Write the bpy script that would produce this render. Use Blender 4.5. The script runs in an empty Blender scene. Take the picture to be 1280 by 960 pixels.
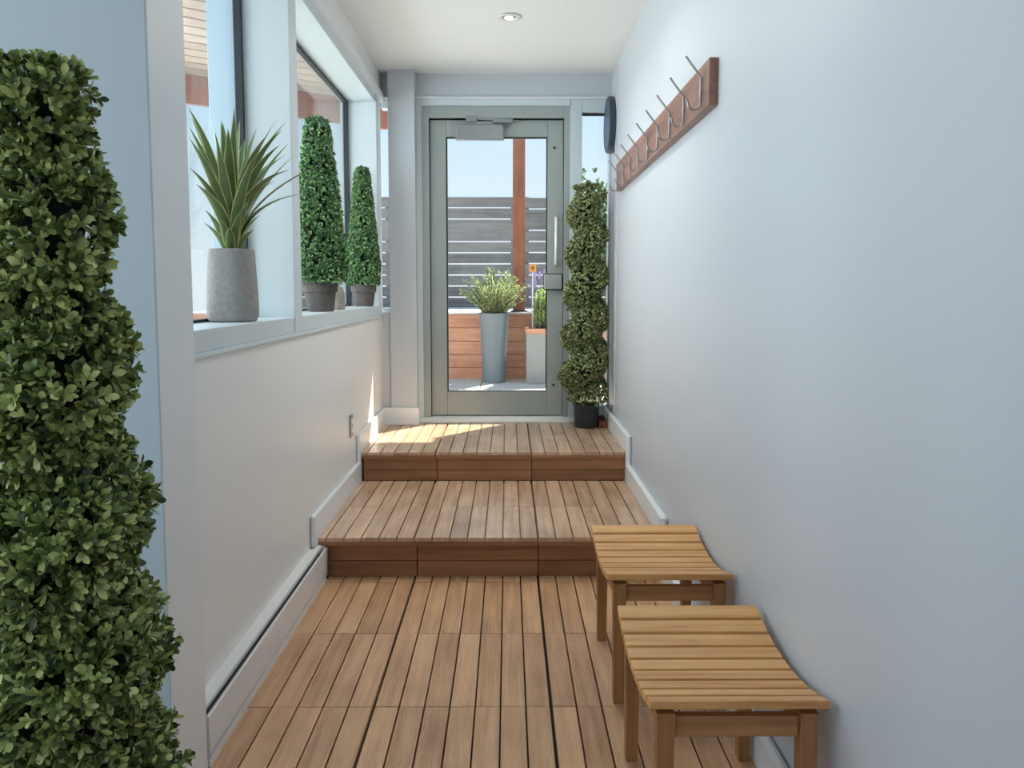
import bpy, math, random
import numpy as np
from mathutils import Vector, Matrix

random.seed(7)
rng = np.random.default_rng(7)
S = bpy.context.scene
COL = S.collection

# ------------------------------------------------------------------ camera
F, PX, PY = 1040.0, 640.0, 450.0            # focal length and principal point, 1280x960 pixels
VX, VY = 635.0, 360.0                       # vanishing point of the corridor
dY = np.array([(VX - PX) / F, (VY - PY) / F, 1.0]); dY /= np.linalg.norm(dY)
aX = np.array([1.0, 0, 0]) - dY * dY[0]; aX /= np.linalg.norm(aX)
aZ = np.cross(aX, dY)
if aZ[1] > 0: aZ = -aZ
Rm = np.stack([aX, dY, aZ])
CAM_Z = 1.22
cd = bpy.data.cameras.new('camera'); cam = bpy.data.objects.new('camera', cd); COL.objects.link(cam)
r, dn, fw = Rm[:, 0], Rm[:, 1], Rm[:, 2]
cam.matrix_world = Matrix(((r[0], -dn[0], -fw[0], 0), (r[1], -dn[1], -fw[1], 0), (r[2], -dn[2], -fw[2], CAM_Z), (0, 0, 0, 1)))
cd.sensor_width = 36; cd.lens = 36 * F / 1280; cd.shift_y = -(480 - PY) / 1280
cd.clip_start = 0.05; cd.clip_end = 300
S.camera = cam

def srgb(r, g, b):
    f = lambda c: (c / 255 / 12.92) if c / 255 <= 0.04045 else ((c / 255 + 0.055) / 1.055) ** 2.4
    return (f(r), f(g), f(b), 1)

# ------------------------------------------------------------------ light
S.view_settings.view_transform = 'Standard'; S.view_settings.look = 'None'
S.view_settings.gamma = 1; S.view_settings.use_curve_mapping = False
S.view_settings.exposure = 0.15
W = bpy.data.worlds.new('sky'); S.world = W; W.use_nodes = True
nt = W.node_tree; bg = nt.nodes['Background']
tc = nt.nodes.new('ShaderNodeTexCoord'); sp = nt.nodes.new('ShaderNodeSeparateXYZ'); rp = nt.nodes.new('ShaderNodeValToRGB')
nt.links.new(tc.outputs['Generated'], sp.inputs[0]); nt.links.new(sp.outputs['Z'], rp.inputs[0]); nt.links.new(rp.outputs[0], bg.inputs[0])
rp.color_ramp.elements[0].position = 0.0; rp.color_ramp.elements[0].color = srgb(236, 245, 252)
rp.color_ramp.elements[1].position = 1.0; rp.color_ramp.elements[1].color = srgb(120, 178, 235)
e = rp.color_ramp.elements.new(0.22); e.color = srgb(196, 226, 250)
bg.inputs[1].default_value = 1.04

def lamp(name, typ, loc, energy, color, rot=None, **k):
    d = bpy.data.lights.new(name, typ); d.energy = energy; d.color = color
    for a, v in k.items(): setattr(d, a, v)
    o = bpy.data.objects.new(name, d); COL.objects.link(o); o.location = loc
    if rot is not None: o.rotation_euler = rot
    return o
SUN = Vector((-0.82, -1.0, -1.406)).normalized()
sun = lamp('sun', 'SUN', (4, 12, 10), 14.5, (1.0, 0.93, 0.82), angle=math.radians(0.5))
sun.rotation_euler = SUN.to_track_quat('-Z', 'Y').to_euler()
# added fill lights at invented openings behind the photographer and in the alcove
lamp('fill_light_back', 'AREA', (-2.1, -2.9, 1.5), 9, (0.76, 0.89, 1.0), (math.radians(90), 0, 0), shape='RECTANGLE', size=1.8, size_y=2.0)
lamp('fill_light_alcove', 'AREA', (-3.1, -0.4, 1.45), 16, (0.78, 0.90, 1.0), (math.radians(90), 0, math.radians(-90)), shape='RECTANGLE', size=2.6, size_y=2.0)
# daylight falling through the long window on the left
lamp('daylight_long_window', 'AREA', (-2.3, 3.5, 1.75), 92, (0.84, 0.93, 1.0), (math.radians(90), 0, math.radians(-90)), shape='RECTANGLE', size=4.4, size_y=1.4)

# ------------------------------------------------------------------ materials
def newmat(name):
    m = bpy.data.materials.new(name); m.use_nodes = True
    return m, m.node_tree, m.node_tree.nodes['Principled BSDF']
def N(t, typ, **k):
    n = t.nodes.new(typ)
    for a, v in k.items(): setattr(n, a, v)
    return n
def plain(name, col, rough=0.5, metal=0.0, bump=0.0, scale=40, var=0.0, spec=0.5):
    m, t, b = newmat(name)
    b.inputs['Base Color'].default_value = col; b.inputs['Roughness'].default_value = rough
    b.inputs['Metallic'].default_value = metal; b.inputs['Specular IOR Level'].default_value = spec
    if bump or var:
        c = N(t, 'ShaderNodeTexCoord'); n = N(t, 'ShaderNodeTexNoise'); n.inputs['Scale'].default_value = scale; n.inputs['Detail'].default_value = 6
        t.links.new(c.outputs['Object'], n.inputs['Vector'])
        if bump:
            q = N(t, 'ShaderNodeBump'); q.inputs['Strength'].default_value = bump; q.inputs['Distance'].default_value = 0.01
            t.links.new(n.outputs[0], q.inputs['Height']); t.links.new(q.outputs[0], b.inputs['Normal'])
        if var:
            x = N(t, 'ShaderNodeMix', data_type='RGBA'); x.inputs[6].default_value = tuple(v * (1 - var) for v in col[:3]) + (1,)
            x.inputs[7].default_value = tuple(min(1, v * (1 + var)) for v in col[:3]) + (1,)
            t.links.new(n.outputs[0], x.inputs[0]); t.links.new(x.outputs[2], b.inputs['Base Color'])
    return m
def wood(name, dark, light, axis='Y', rough=0.45, grain=1.0, flute=0.0, rand=0.5, spec=0.5):
    """grain runs along axis; each plank (mesh island) has its own tone"""
    m, t, b = newmat(name)
    c = N(t, 'ShaderNodeTexCoord'); g = N(t, 'ShaderNodeNewGeometry')
    off = N(t, 'ShaderNodeVectorMath', operation='MULTIPLY_ADD')
    t.links.new(g.outputs['Random Per Island'], off.inputs[0]); off.inputs[1].default_value = (13, 17, 11); t.links.new(c.outputs['Object'], off.inputs[2])
    mp = N(t, 'ShaderNodeMapping'); t.links.new(off.outputs[0], mp.inputs[0])
    sc = {'X': (2, 38, 38), 'Y': (38, 2, 38), 'Z': (38, 38, 2)}[axis]; mp.inputs['Scale'].default_value = sc
    n = N(t, 'ShaderNodeTexNoise'); n.inputs['Scale'].default_value = 1.0 * grain; n.inputs['Detail'].default_value = 7; n.inputs['Distortion'].default_value = 0.6
    t.links.new(mp.outputs[0], n.inputs['Vector'])
    big = N(t, 'ShaderNodeTexNoise'); big.inputs['Scale'].default_value = 5; t.links.new(off.outputs[0], big.inputs['Vector'])
    a1 = N(t, 'ShaderNodeMath', operation='MULTIPLY_ADD'); t.links.new(g.outputs['Random Per Island'], a1.inputs[0]); a1.inputs[1].default_value = rand; a1.inputs[2].default_value = -rand / 2
    a2 = N(t, 'ShaderNodeMath', operation='ADD'); t.links.new(n.outputs[0], a2.inputs[0]); t.links.new(a1.outputs[0], a2.inputs[1])
    a3 = N(t, 'ShaderNodeMath', operation='MULTIPLY_ADD'); t.links.new(big.outputs[0], a3.inputs[0]); a3.inputs[1].default_value = 0.5; t.links.new(a2.outputs[0], a3.inputs[2])
    r = N(t, 'ShaderNodeValToRGB'); r.color_ramp.elements[0].position = 0.35; r.color_ramp.elements[0].color = dark
    r.color_ramp.elements[1].position = 1.1 if False else 1.0; r.color_ramp.elements[1].color = light
    t.links.new(a3.outputs[0], r.inputs[0]); t.links.new(r.outputs[0], b.inputs['Base Color'])
    b.inputs['Roughness'].default_value = rough; b.inputs['Specular IOR Level'].default_value = spec
    q = N(t, 'ShaderNodeBump'); q.inputs['Strength'].default_value = 0.25; q.inputs['Distance'].default_value = 0.002
    h = n.outputs[0]
    if flute:
        sx = N(t, 'ShaderNodeSeparateXYZ'); t.links.new(c.outputs['Object'], sx.inputs[0])
        mu = N(t, 'ShaderNodeMath', operation='MULTIPLY'); t.links.new(sx.outputs['X'], mu.inputs[0]); mu.inputs[1].default_value = 2 * math.pi / flute
        si = N(t, 'ShaderNodeMath', operation='SINE'); t.links.new(mu.outputs[0], si.inputs[0])
        ad = N(t, 'ShaderNodeMath', operation='MULTIPLY_ADD'); t.links.new(si.outputs[0], ad.inputs[0]); ad.inputs[1].default_value = 0.5; t.links.new(n.outputs[0], ad.inputs[2])
        h = ad.outputs[0]
        q.inputs['Strength'].default_value = 0.5
    t.links.new(h, q.inputs['Height']); t.links.new(q.outputs[0], b.inputs['Normal'])
    return m
def leafmat(name, dark, mid, light, rough=0.42):
    m, t, b = newmat(name)
    g = N(t, 'ShaderNodeNewGeometry'); r = N(t, 'ShaderNodeValToRGB')
    r.color_ramp.elements[0].color = dark; r.color_ramp.elements[1].color = light; r.color_ramp.elements[0].position = 0.1
    x = r.color_ramp.elements.new(0.6); x.color = mid
    t.links.new(g.outputs['Random Per Island'], r.inputs[0]); t.links.new(r.outputs[0], b.inputs['Base Color'])
    b.inputs['Roughness'].default_value = rough
    tr = N(t, 'ShaderNodeBsdfTranslucent'); t.links.new(r.outputs[0], tr.inputs[0])
    mx = N(t, 'ShaderNodeMixShader'); mx.inputs[0].default_value = 0.18
    t.links.new(b.outputs[0], mx.inputs[1]); t.links.new(tr.outputs[0], mx.inputs[2]); t.links.new(mx.outputs[0], t.nodes['Material Output'].inputs[0])
    return m
def glassmat(name, tint=(0.96, 0.985, 0.98, 1)):
    m, t, b = newmat(name); t.nodes.remove(b)
    g = N(t, 'ShaderNodeNewGeometry'); ior = N(t, 'ShaderNodeMix', data_type='FLOAT')
    t.links.new(g.outputs['Backfacing'], ior.inputs[0]); ior.inputs[2].default_value = 1.5; ior.inputs[3].default_value = 1 / 1.5
    fr = N(t, 'ShaderNodeFresnel'); t.links.new(ior.outputs[0], fr.inputs[0])
    tr = N(t, 'ShaderNodeBsdfTransparent'); tr.inputs[0].default_value = tint
    gl = N(t, 'ShaderNodeBsdfGlossy'); gl.inputs['Roughness'].default_value = 0.0
    mx = N(t, 'ShaderNodeMixShader'); t.links.new(fr.outputs[0], mx.inputs[0]); t.links.new(tr.outputs[0], mx.inputs[1]); t.links.new(gl.outputs[0], mx.inputs[2])
    t.links.new(mx.outputs[0], t.nodes['Material Output'].inputs[0])
    return m

M = {}
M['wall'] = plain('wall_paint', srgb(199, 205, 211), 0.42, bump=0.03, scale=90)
M['wall_column'] = plain('wall_paint_shade_tint', srgb(180, 194, 202), 0.42, bump=0.03, scale=90)  # wall paint with the bluish shade of the alcove-side face mixed in
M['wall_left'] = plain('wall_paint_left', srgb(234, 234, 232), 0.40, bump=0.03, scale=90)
M['ceil'] = plain('ceiling_paint', srgb(240, 242, 241), 0.7)
M['trim'] = plain('trim_paint', srgb(228, 232, 234), 0.35)
M['frame'] = plain('window_frame_paint', srgb(206, 217, 222), 0.38)
M['fin'] = plain('outer_fin_paint', srgb(170, 194, 208), 0.4)
M['alu'] = plain('door_aluminium', srgb(164, 173, 171), 0.42, metal=0.25)
M['alu2'] = plain('closer_metal', srgb(150, 155, 158), 0.35, metal=0.6)
M['gasket'] = plain('rubber_gasket', srgb(38, 44, 52), 0.5)
M['steel'] = plain('brushed_steel', srgb(160, 160, 160), 0.38, metal=0.9)
M['white_metal'] = plain('white_enamel', srgb(228, 228, 226), 0.35)
M['bright'] = plain('satin_handle', srgb(235, 238, 236), 0.3, metal=0.3)
M['dark'] = plain('dark_gap', srgb(24, 20, 18), 0.8)
M['deck'] = wood('deck_teak', srgb(172, 128, 94), srgb(228, 182, 140), 'Y', 0.38, flute=0.0062, rand=0.30)
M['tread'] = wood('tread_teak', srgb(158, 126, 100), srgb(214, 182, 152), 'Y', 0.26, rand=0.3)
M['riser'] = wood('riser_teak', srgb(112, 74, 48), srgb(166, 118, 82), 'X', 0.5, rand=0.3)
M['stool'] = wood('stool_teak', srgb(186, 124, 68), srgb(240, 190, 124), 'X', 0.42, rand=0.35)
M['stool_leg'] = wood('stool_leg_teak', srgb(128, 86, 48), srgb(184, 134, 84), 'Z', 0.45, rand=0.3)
M['stool_rail'] = wood('stool_rail_teak', srgb(128, 86, 48), srgb(188, 138, 88), 'X', 0.45, rand=0.3)
M['rack'] = wood('rack_walnut', srgb(96, 64, 54), srgb(156, 114, 98), 'Y', 0.4, rand=0.1)
M['concrete'] = plain('pot_concrete', srgb(150, 147, 145), 0.85, bump=0.5, scale=70, var=0.25)
M['clay'] = plain('pot_grey_clay', srgb(92, 86, 82), 0.85, bump=0.4, scale=35, var=0.4)
M['black_pot'] = plain('pot_black_plastic', srgb(44, 47, 52), 0.45)
M['soil'] = plain('moss_soil', srgb(60, 52, 38), 0.95, bump=0.8, scale=60, var=0.4)
M['stone'] = plain('carved_stone', srgb(150, 141, 130), 0.9, bump=0.8, scale=45, var=0.45)
M['box_leaf'] = leafmat('boxwood_leaf', srgb(58, 78, 42), srgb(146, 164, 92), srgb(228, 236, 160), 0.34)
M['box_leaf2'] = leafmat('boxwood_small_leaf', srgb(70, 86, 50), srgb(142, 156, 98), srgb(222, 226, 172))
M['cone_leaf'] = leafmat('cone_leaf', srgb(48, 92, 64), srgb(102, 150, 100), srgb(196, 220, 150))
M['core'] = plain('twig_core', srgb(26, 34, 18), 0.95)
M['twig'] = plain('twig_brown', srgb(84, 66, 44), 0.85)
M['yucca'] = plain('yucca_green', srgb(98, 118, 72), 0.4, var=0.25, scale=30)
M['yucca_edge'] = plain('yucca_cream_edge', srgb(196, 196, 128), 0.4)
M['clock'] = plain('clock_dark_blue_grey', srgb(54, 62, 74), 0.35)
M['clock_face'] = plain('clock_face', srgb(58, 80, 106), 0.45)
M['plate'] = plain('outlet_steel', srgb(150, 152, 152), 0.4, metal=0.5)
M['glass'] = glassmat('pane_glass')
M['glass_door'] = glassmat('door_glass', (0.985, 0.995, 0.995, 1))
M['fence'] = wood('weathered_fence', srgb(98, 95, 92), srgb(150, 145, 140), 'X', 0.8, rand=0.35)
M['post'] = wood('cedar_post', srgb(108, 58, 40), srgb(166, 100, 70), 'Z', 0.6, rand=0.2)
M['planter'] = wood('planter_cedar', srgb(176, 116, 88), srgb(224, 166, 134), 'X', 0.7, rand=0.3)
M['pale'] = plain('pale_cap', srgb(222, 220, 214), 0.7, var=0.08, scale=12)  # paleness carries the sun's glare on the bed's wood; stake is plain white
M['paver'] = plain('terrace_paver', srgb(206, 200, 190), 0.8, var=0.08, scale=14)
M['zinc'] = plain('grey_glazed_pot', srgb(112, 124, 130), 0.35, var=0.15, scale=6)
M['fibre'] = plain('grey_fibre_cement', srgb(150, 153, 152), 0.7, var=0.1, scale=10)
M['rosemary'] = leafmat('rosemary_leaf', srgb(130, 156, 92), srgb(180, 200, 124), srgb(224, 232, 168), 0.6)
M['lavender'] = leafmat('lavender_leaf', srgb(124, 162, 70), srgb(174, 206, 98), srgb(214, 232, 140), 0.6)
M['purple'] = plain('lavender_flower', srgb(160, 140, 190), 0.7)
M['orange'] = plain('orange_tag', srgb(226, 150, 50), 0.5)
M['tree'] = leafmat('tree_leaf', srgb(50, 84, 48), srgb(92, 130, 76), srgb(150, 184, 120))
M['bark'] = plain('bark', srgb(96, 82, 66), 0.9, bump=0.5, scale=20)
M['canopy'] = wood('canopy_board', srgb(128, 108, 94), srgb(176, 156, 138), 'X', 0.6, rand=0.3)
M['render'] = plain('outside_render', srgb(206, 202, 196), 0.8)

def emis(name, col, s):
    m, t, b = newmat(name); b.inputs['Base Color'].default_value = col
    b.inputs['Emission Color'].default_value = col; b.inputs['Emission Strength'].default_value = s
    return m
M['bulb'] = emis('lit_bulb', (1, 0.86, 0.66, 1), 6.0)

# ------------------------------------------------------------------ mesh helpers
ORG = {}
class MB:
    def __init__(s): s.v = []; s.f = []; s.mi = []; s.m = 0
    def add(s, vs, fs):
        o = len(s.v); s.v += [tuple(map(float, p)) for p in vs]
        for f in fs: s.f.append(tuple(i + o for i in f)); s.mi.append(s.m)
        return s
    def box(s, x0, x1, y0, y1, z0, z1):
        return s.add([(x0, y0, z0), (x1, y0, z0), (x1, y1, z0), (x0, y1, z0), (x0, y0, z1), (x1, y0, z1), (x1, y1, z1), (x0, y1, z1)],
                     [(3, 2, 1, 0), (4, 5, 6, 7), (0, 1, 5, 4), (1, 2, 6, 5), (2, 3, 7, 6), (3, 0, 4, 7)])
    def prism(s, poly, axis, a, b):
        """poly: 2-D outline in the two other axes (x,y,z order), swept along axis from a to b"""
        n = len(poly)
        def P(p, w):
            return (w, p[0], p[1]) if axis == 'x' else ((p[0], w, p[1]) if axis == 'y' else (p[0], p[1], w))
        vs = [P(p, a) for p in poly] + [P(p, b) for p in poly]
        fs = [tuple(range(n)), tuple(range(2 * n - 1, n - 1, -1))] + [(i + n, (i + 1) % n + n, (i + 1) % n, i) for i in range(n)]
        return s.add(vs, fs)
    def tube(s, pts, r, n=8, cap=True, flat=None):
        pts = [Vector(p) for p in pts]; rs = r if isinstance(r, (list, tuple)) else [r] * len(pts)
        vs = []; up = None
        for i, p in enumerate(pts):
            t = (pts[min(i + 1, len(pts) - 1)] - pts[max(i - 1, 0)]).normalized()
            if up is None:
                a = Vector((0, 0, 1)) if abs(t.z) < 0.9 else Vector((1, 0, 0)); up = (a - t * a.dot(t)).normalized()
            else: up = (up - t * up.dot(t)).normalized()
            w = t.cross(up)
            for k in range(n):
                an = 2 * math.pi * k / n; vs.append(p + (up * math.cos(an) + w * math.sin(an)) * rs[i])
        fs = [(i * n + k, i * n + (k + 1) % n, (i + 1) * n + (k + 1) % n, (i + 1) * n + k) for i in range(len(pts) - 1) for k in range(n)]
        if cap: fs += [tuple(range(n - 1, -1, -1)), tuple((len(pts) - 1) * n + k for k in range(n))]
        return s.add(vs, fs)
    def lathe(s, prof, c, n=32, sup=2.0, axis='z', wob=None):
        """prof: (radius, height) pairs; sup > 2 squares the plan off"""
        vs = []
        for (r_, h) in prof:
            for k in range(n):
                a = 2 * math.pi * k / n; ca, sa = math.cos(a), math.sin(a)
                q = (abs(ca) ** sup + abs(sa) ** sup) ** (-1 / sup); rr = r_ * q
                if wob: rr *= wob(a, h)
                if axis == 'z': vs.append((c[0] + rr * ca, c[1] + rr * sa, c[2] + h))
                elif axis == 'x': vs.append((c[0] + h, c[1] + rr * ca, c[2] + rr * sa))
                else: vs.append((c[0] + rr * ca, c[1] + h, c[2] + rr * sa))
        L = len(prof)
        fs = [(i * n + k, i * n + (k + 1) % n, (i + 1) * n + (k + 1) % n, (i + 1) * n + k) for i in range(L - 1) for k in range(n)]
        fs += [tuple(range(n - 1, -1, -1)), tuple((L - 1) * n + k for k in range(n))]
        return s.add(vs, fs)
    def build(s, name, mats, parent=None, bevel=0.0, smooth=False, seg=2):
        if not isinstance(mats, (list, tuple)): mats = [mats]
        o3 = ORG.get(parent.name, (0, 0, 0)) if parent else (0, 0, 0)
        me = bpy.data.meshes.new(name)
        me.from_pydata([(p[0] - o3[0], p[1] - o3[1], p[2] - o3[2]) for p in s.v], [], s.f)
        for m in mats: me.materials.append(m)
        if any(s.mi): me.polygons.foreach_set('material_index', s.mi)
        import bmesh
        b = bmesh.new(); b.from_mesh(me); bmesh.ops.recalc_face_normals(b, faces=b.faces); b.to_mesh(me); b.free()
        if smooth:
            me.polygons.foreach_set('use_smooth', [True] * len(me.polygons)); me.set_sharp_from_angle(angle=math.radians(42))
        ob = bpy.data.objects.new(name, me); COL.objects.link(ob)
        if parent: ob.parent = parent
        ORG[ob.name] = o3
        if bevel:
            md = ob.modifiers.new('bevel', 'BEVEL'); md.width = bevel; md.segments = seg; md.limit_method = 'ANGLE'; md.angle_limit = math.radians(40)
        return ob
def thing(name, label, cat, loc, group=None, kind=None):
    o = bpy.data.objects.new(name, None); COL.objects.link(o); o.location = loc; o.empty_display_size = 0.1
    ORG[o.name] = tuple(loc)
    return tag(o, label, cat, group, kind)
def tag(o, label, cat, group=None, kind=None):
    o['label'] = label; o['category'] = cat
    if group: o['group'] = group
    if kind: o['kind'] = kind
    return o
def struct(o, label=None, cat=None):
    o['kind'] = 'structure'
    if label: o['label'] = label
    if cat: o['category'] = cat
    return o
def copy_tree(o, parent=None):
    c = o.copy(); COL.objects.link(c); c.parent = parent
    for ch in list(o.children): copy_tree(ch, c)
    return c

# leaves -----------------------------------------------------------
def nrm(a): return a / (np.linalg.norm(a, axis=-1, keepdims=True) + 1e-9)
def leaf_mesh(name, pos, d, up, L, Wd, mat, parent, curl=0.12, fold=0.12, clear=None):
    n = len(pos); d = nrm(d); side = nrm(np.cross(d, up)); nn = np.cross(side, d)
    st = [(0, 0, 0), (.36, .62, fold), (.36, 0, 0), (.36, -.62, fold), (.70, 1, fold), (.70, 0, 0), (.70, -1, fold), (.93, .52, fold * .6), (.93, -.52, fold * .6), (1.0, 0, 0)]
    L = np.asarray(L).reshape(-1, 1); Wd = np.asarray(Wd).reshape(-1, 1)
    V = np.zeros((n, 10, 3))
    for k, (a, w, f) in enumerate(st):
        V[:, k] = pos + d * L * a + side * Wd * 0.5 * w + nn * (f * Wd - curl * L * a * a)
    if clear: V = clear(V)
    base = (np.arange(n) * 10)[:, None]
    tri = np.array([[0, 3, 2], [0, 2, 1], [5, 9, 7], [5, 8, 9], [4, 5, 7], [5, 6, 8]]); quad = np.array([[2, 3, 6, 5], [1, 2, 5, 4]])
    T = (base[:, :, None] + tri[None]).reshape(-1, 3); Q = (base[:, :, None] + quad[None]).reshape(-1, 4)
    o3 = ORG.get(parent.name, (0, 0, 0)) if parent else (0, 0, 0)
    me = bpy.data.meshes.new(name); me.from_pydata((V.reshape(-1, 3) - np.array(o3)).tolist(), [], T.tolist() + Q.tolist())
    me.materials.append(mat); me.polygons.foreach_set('use_smooth', [True] * len(me.polygons))
    ob = bpy.data.objects.new(name, me); COL.objects.link(ob)
    if parent: ob.parent = parent
    ORG[ob.name] = o3
    return ob
def sprigs(P, Nn, L, W_, whorl=5, tiers=2, spread=0.9, stem=0.03, jitter=0.5):
    """returns leaf arrays for sprigs standing on surface points P with normals Nn"""
    n = len(P); d = nrm(Nn + rng.normal(0, jitter, (n, 3)) * 0.6 + np.array([0, 0, 0.25]))
    a = nrm(np.cross(d, rng.normal(0, 1, (n, 3)))); b = np.cross(d, a)
    out = [[], [], [], [], []]
    for t in range(tiers):
        base = P + d * (stem * (1 - 0.55 * t)) + rng.normal(0, stem * 0.1, (n, 3))
        ph = rng.uniform(0, 6.28, n)
        for k in range(whorl):
            an = ph + 2 * math.pi * k / whorl + rng.normal(0, 0.25, n)
            rad = a * np.cos(an)[:, None] + b * np.sin(an)[:, None]
            sp_ = spread * (0.75 + 0.5 * t) * rng.uniform(0.6, 1.3, n)[:, None]
            dd = nrm(d + rad * sp_)
            s = rng.uniform(0.7, 1.15, n)
            out[0].append(base); out[1].append(dd); out[2].append(d + rng.normal(0, .15, (n, 3)))
            out[3].append(L * s); out[4].append(W_ * s * rng.uniform(.85, 1.15, n))
    return [np.concatenate(q) for q in out]

# ================================================================== SETTING
ZT, ZL = 0.177, 0.334            # first step tread, landing
XL, XR = -0.815, 0.665           # corridor walls
YC0, YC1 = 1.82, 2.03            # wall end (column) by the big topiary
YE = 5.50                        # end (door) plane
ZC = 2.585                       # ceiling
P_, X0 = 0.0742, -0.0224         # plank pitch and one gap position
ROW = 0.519

def planks(mb, x0, x1, rows, ztop, th, gap=0.0048):
    k0 = math.floor((x0 - X0) / P_); k = k0
    while X0 + k * P_ < x1:
        tile_l = 0.0022 if (k + 5) % 7 == 0 else 0; tile_r = 0.0022 if (k + 6) % 7 == 0 else 0
        a = max(x0, X0 + k * P_ + gap / 2 + tile_l); b = min(x1, X0 + (k + 1) * P_ - gap / 2 - tile_r)
        if b - a > 0.008:
            for (y0, y1) in rows:
                dz = random.uniform(-0.0006, 0.0006)
                c = 0.0011
                mb.prism([(a, ztop - th), (b, ztop - th), (b, ztop - c + dz), (b - c, ztop + dz), (a + c, ztop + dz), (a, ztop - c + dz)], 'y', y0 + 0.002, y1 - 0.002)
        k += 1

fl = MB()
rows = []
y = 2.337 + 2 * ROW
while y > -2.8:
    rows.append((y - ROW, min(y, 3.44))); y -= ROW
rows_c = [(2.337 + 2 * ROW, 3.45)] + [r_ for r_ in rows if r_[1] > 1.82]
fl.m = 0
planks(fl, -0.77, 0.634, [(max(a, -3), b) for a, b in rows_c], 0.0, 0.018)
planks(fl, -3.15, 0.634, [(a, min(b, 1.79)) for a, b in rows if a < 1.79 - 0.3 and b < 1.9], 0.0, 0.018)
fl.m = 1
fl.box(-3.3, 0.8, -3.1, 5.7, -0.08, -0.0185)
struct(fl.build('floor', [M['deck'], M['dark']]), 'reddish brown grooved deck plank floor of the corridor')

# steps ------------------------------------------------------------
def riser(mb, x0, x1, y, z0, z1):
    zs = (z0 + z1) / 2 - 0.002
    for a, b in ((x0, -0.385), (-0.385, 0.128), (0.128, x1)):
        for c, d in ((z0, zs), (zs, z1)):
            mb.box(a + 0.0022, b - 0.0022, y, y + 0.018, c + 0.002, d - 0.0015)
st = thing('wooden_step', 'lower wooden step of lengthwise planks with board riser above the deck floor', 'step', (-0.08, 3.9, 0))
tr = MB(); planks(tr, -0.795, 0.634, [(3.408, 3.912), (3.912, 4.447)], ZT, 0.016); tr.build('tread', M['tread'], st)
nb = MB()
for a, b in ((-0.795, -0.3945), (-0.3915, 0.1245), (0.1275, 0.634)): nb.box(a, b, 3.411, 4.447, ZT - 0.034, ZT - 0.0165)
nb.build('tread_backing', M['riser'], st)
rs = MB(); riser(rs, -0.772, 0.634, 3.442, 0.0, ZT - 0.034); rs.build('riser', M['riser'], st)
cr = MB(); cr.box(-0.78, 0.63, 3.4605, 4.44, -0.018, ZT - 0.036); cr.build('carcass', M['dark'], st)

ld = thing('wooden_landing', 'upper wooden landing of planks with sun patch before the glass door', 'step', (-0.08, 5.0, ZT))
tr = MB(); planks(tr, -0.795, 0.634, [(4.440, 4.971), (4.971, 5.49)], ZL, 0.016); tr.build('tread', M['tread'], ld)
nb = MB()
for a, b in ((-0.795, -0.3945), (-0.3915, 0.1245), (0.1275, 0.634)): nb.box(a, b, 4.443, 5.49, ZL - 0.034, ZL - 0.0165)
nb.build('tread_backing', M['riser'], ld)
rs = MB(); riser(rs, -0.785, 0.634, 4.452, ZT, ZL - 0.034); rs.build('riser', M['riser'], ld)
cr = MB(); cr.box(-0.78, 0.63, 4.471, 5.48, ZT - 0.02, ZL - 0.036); cr.build('carcass', M['dark'], ld)

# walls ------------------------------------------------------------
XG = -0.985                      # glass line of the long window
ZS, ZH = 1.11, 2.355             # sill top, header soffit
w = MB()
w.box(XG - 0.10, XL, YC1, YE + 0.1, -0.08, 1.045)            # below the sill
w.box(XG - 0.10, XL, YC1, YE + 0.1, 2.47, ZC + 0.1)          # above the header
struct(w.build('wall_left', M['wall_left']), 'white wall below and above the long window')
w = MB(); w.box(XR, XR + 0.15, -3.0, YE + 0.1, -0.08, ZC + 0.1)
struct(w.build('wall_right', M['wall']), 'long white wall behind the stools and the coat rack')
w = MB()
w.box(-0.757, -0.59, 5.36, YE + 0.08, 0.3, ZC + 0.1)         # pillar
w.box(XL, -0.757, 5.38, YE + 0.08, 0.3, 1.065)               # stub below the small pane
w.box(XL, -0.757, 5.46, YE + 0.08, 2.43, ZC + 0.1)
w.box(-0.59, XR, 5.46, YE + 0.08, 2.43, ZC + 0.1)            # lintel
struct(w.build('wall_end', M['wall']), 'white pillar and lintel round the glass door')
w = MB()
w.box(-3.3, -0.765, YC0, YC1, -0.08, ZC + 0.1); w.mi[2] = 1        # the face towards the alcove has bluish shade put into its colour
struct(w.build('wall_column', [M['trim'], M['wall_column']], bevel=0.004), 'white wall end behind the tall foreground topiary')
w = MB()
w.box(-3.3, -3.0, -3.15, -3.0, -0.08, ZC + 0.1); w.box(-1.2, 0.815, -3.15, -3.0, -0.08, ZC + 0.1)
w.box(-3.0, -1.2, -3.15, -3.0, -0.08, 0.5); w.box(-3.0, -1.2, -3.15, -3.0, 2.5, ZC + 0.1)  # wide opening added to let fill light in
struct(w.build('wall_back', M['wall']), 'white wall behind the photographer with a wide opening added for fill light')
w = MB()
w.box(-3.3, -3.15, -3.0, -1.7, -0.08, ZC + 0.1); w.box(-3.3, -3.15, 0.9, YC0, -0.08, ZC + 0.1)
w.box(-3.3, -3.15, -1.7, 0.9, -0.08, 0.45); w.box(-3.3, -3.15, -1.7, 0.9, 2.45, ZC + 0.1)  # opening added here for the alcove fill light
struct(w.build('wall_alcove', M['wall']), 'white alcove wall with an unseen opening added for fill light')
w = MB(); w.box(-3.3, XR + 0.15, -3.15, YC1, ZC, ZC + 0.12); w.box(XG - 0.1, XR + 0.15, YC1, YE + 0.08, ZC, ZC + 0.12)
struct(w.build('ceiling', M['ceil']), 'smooth white ceiling with a recessed light')

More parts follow.
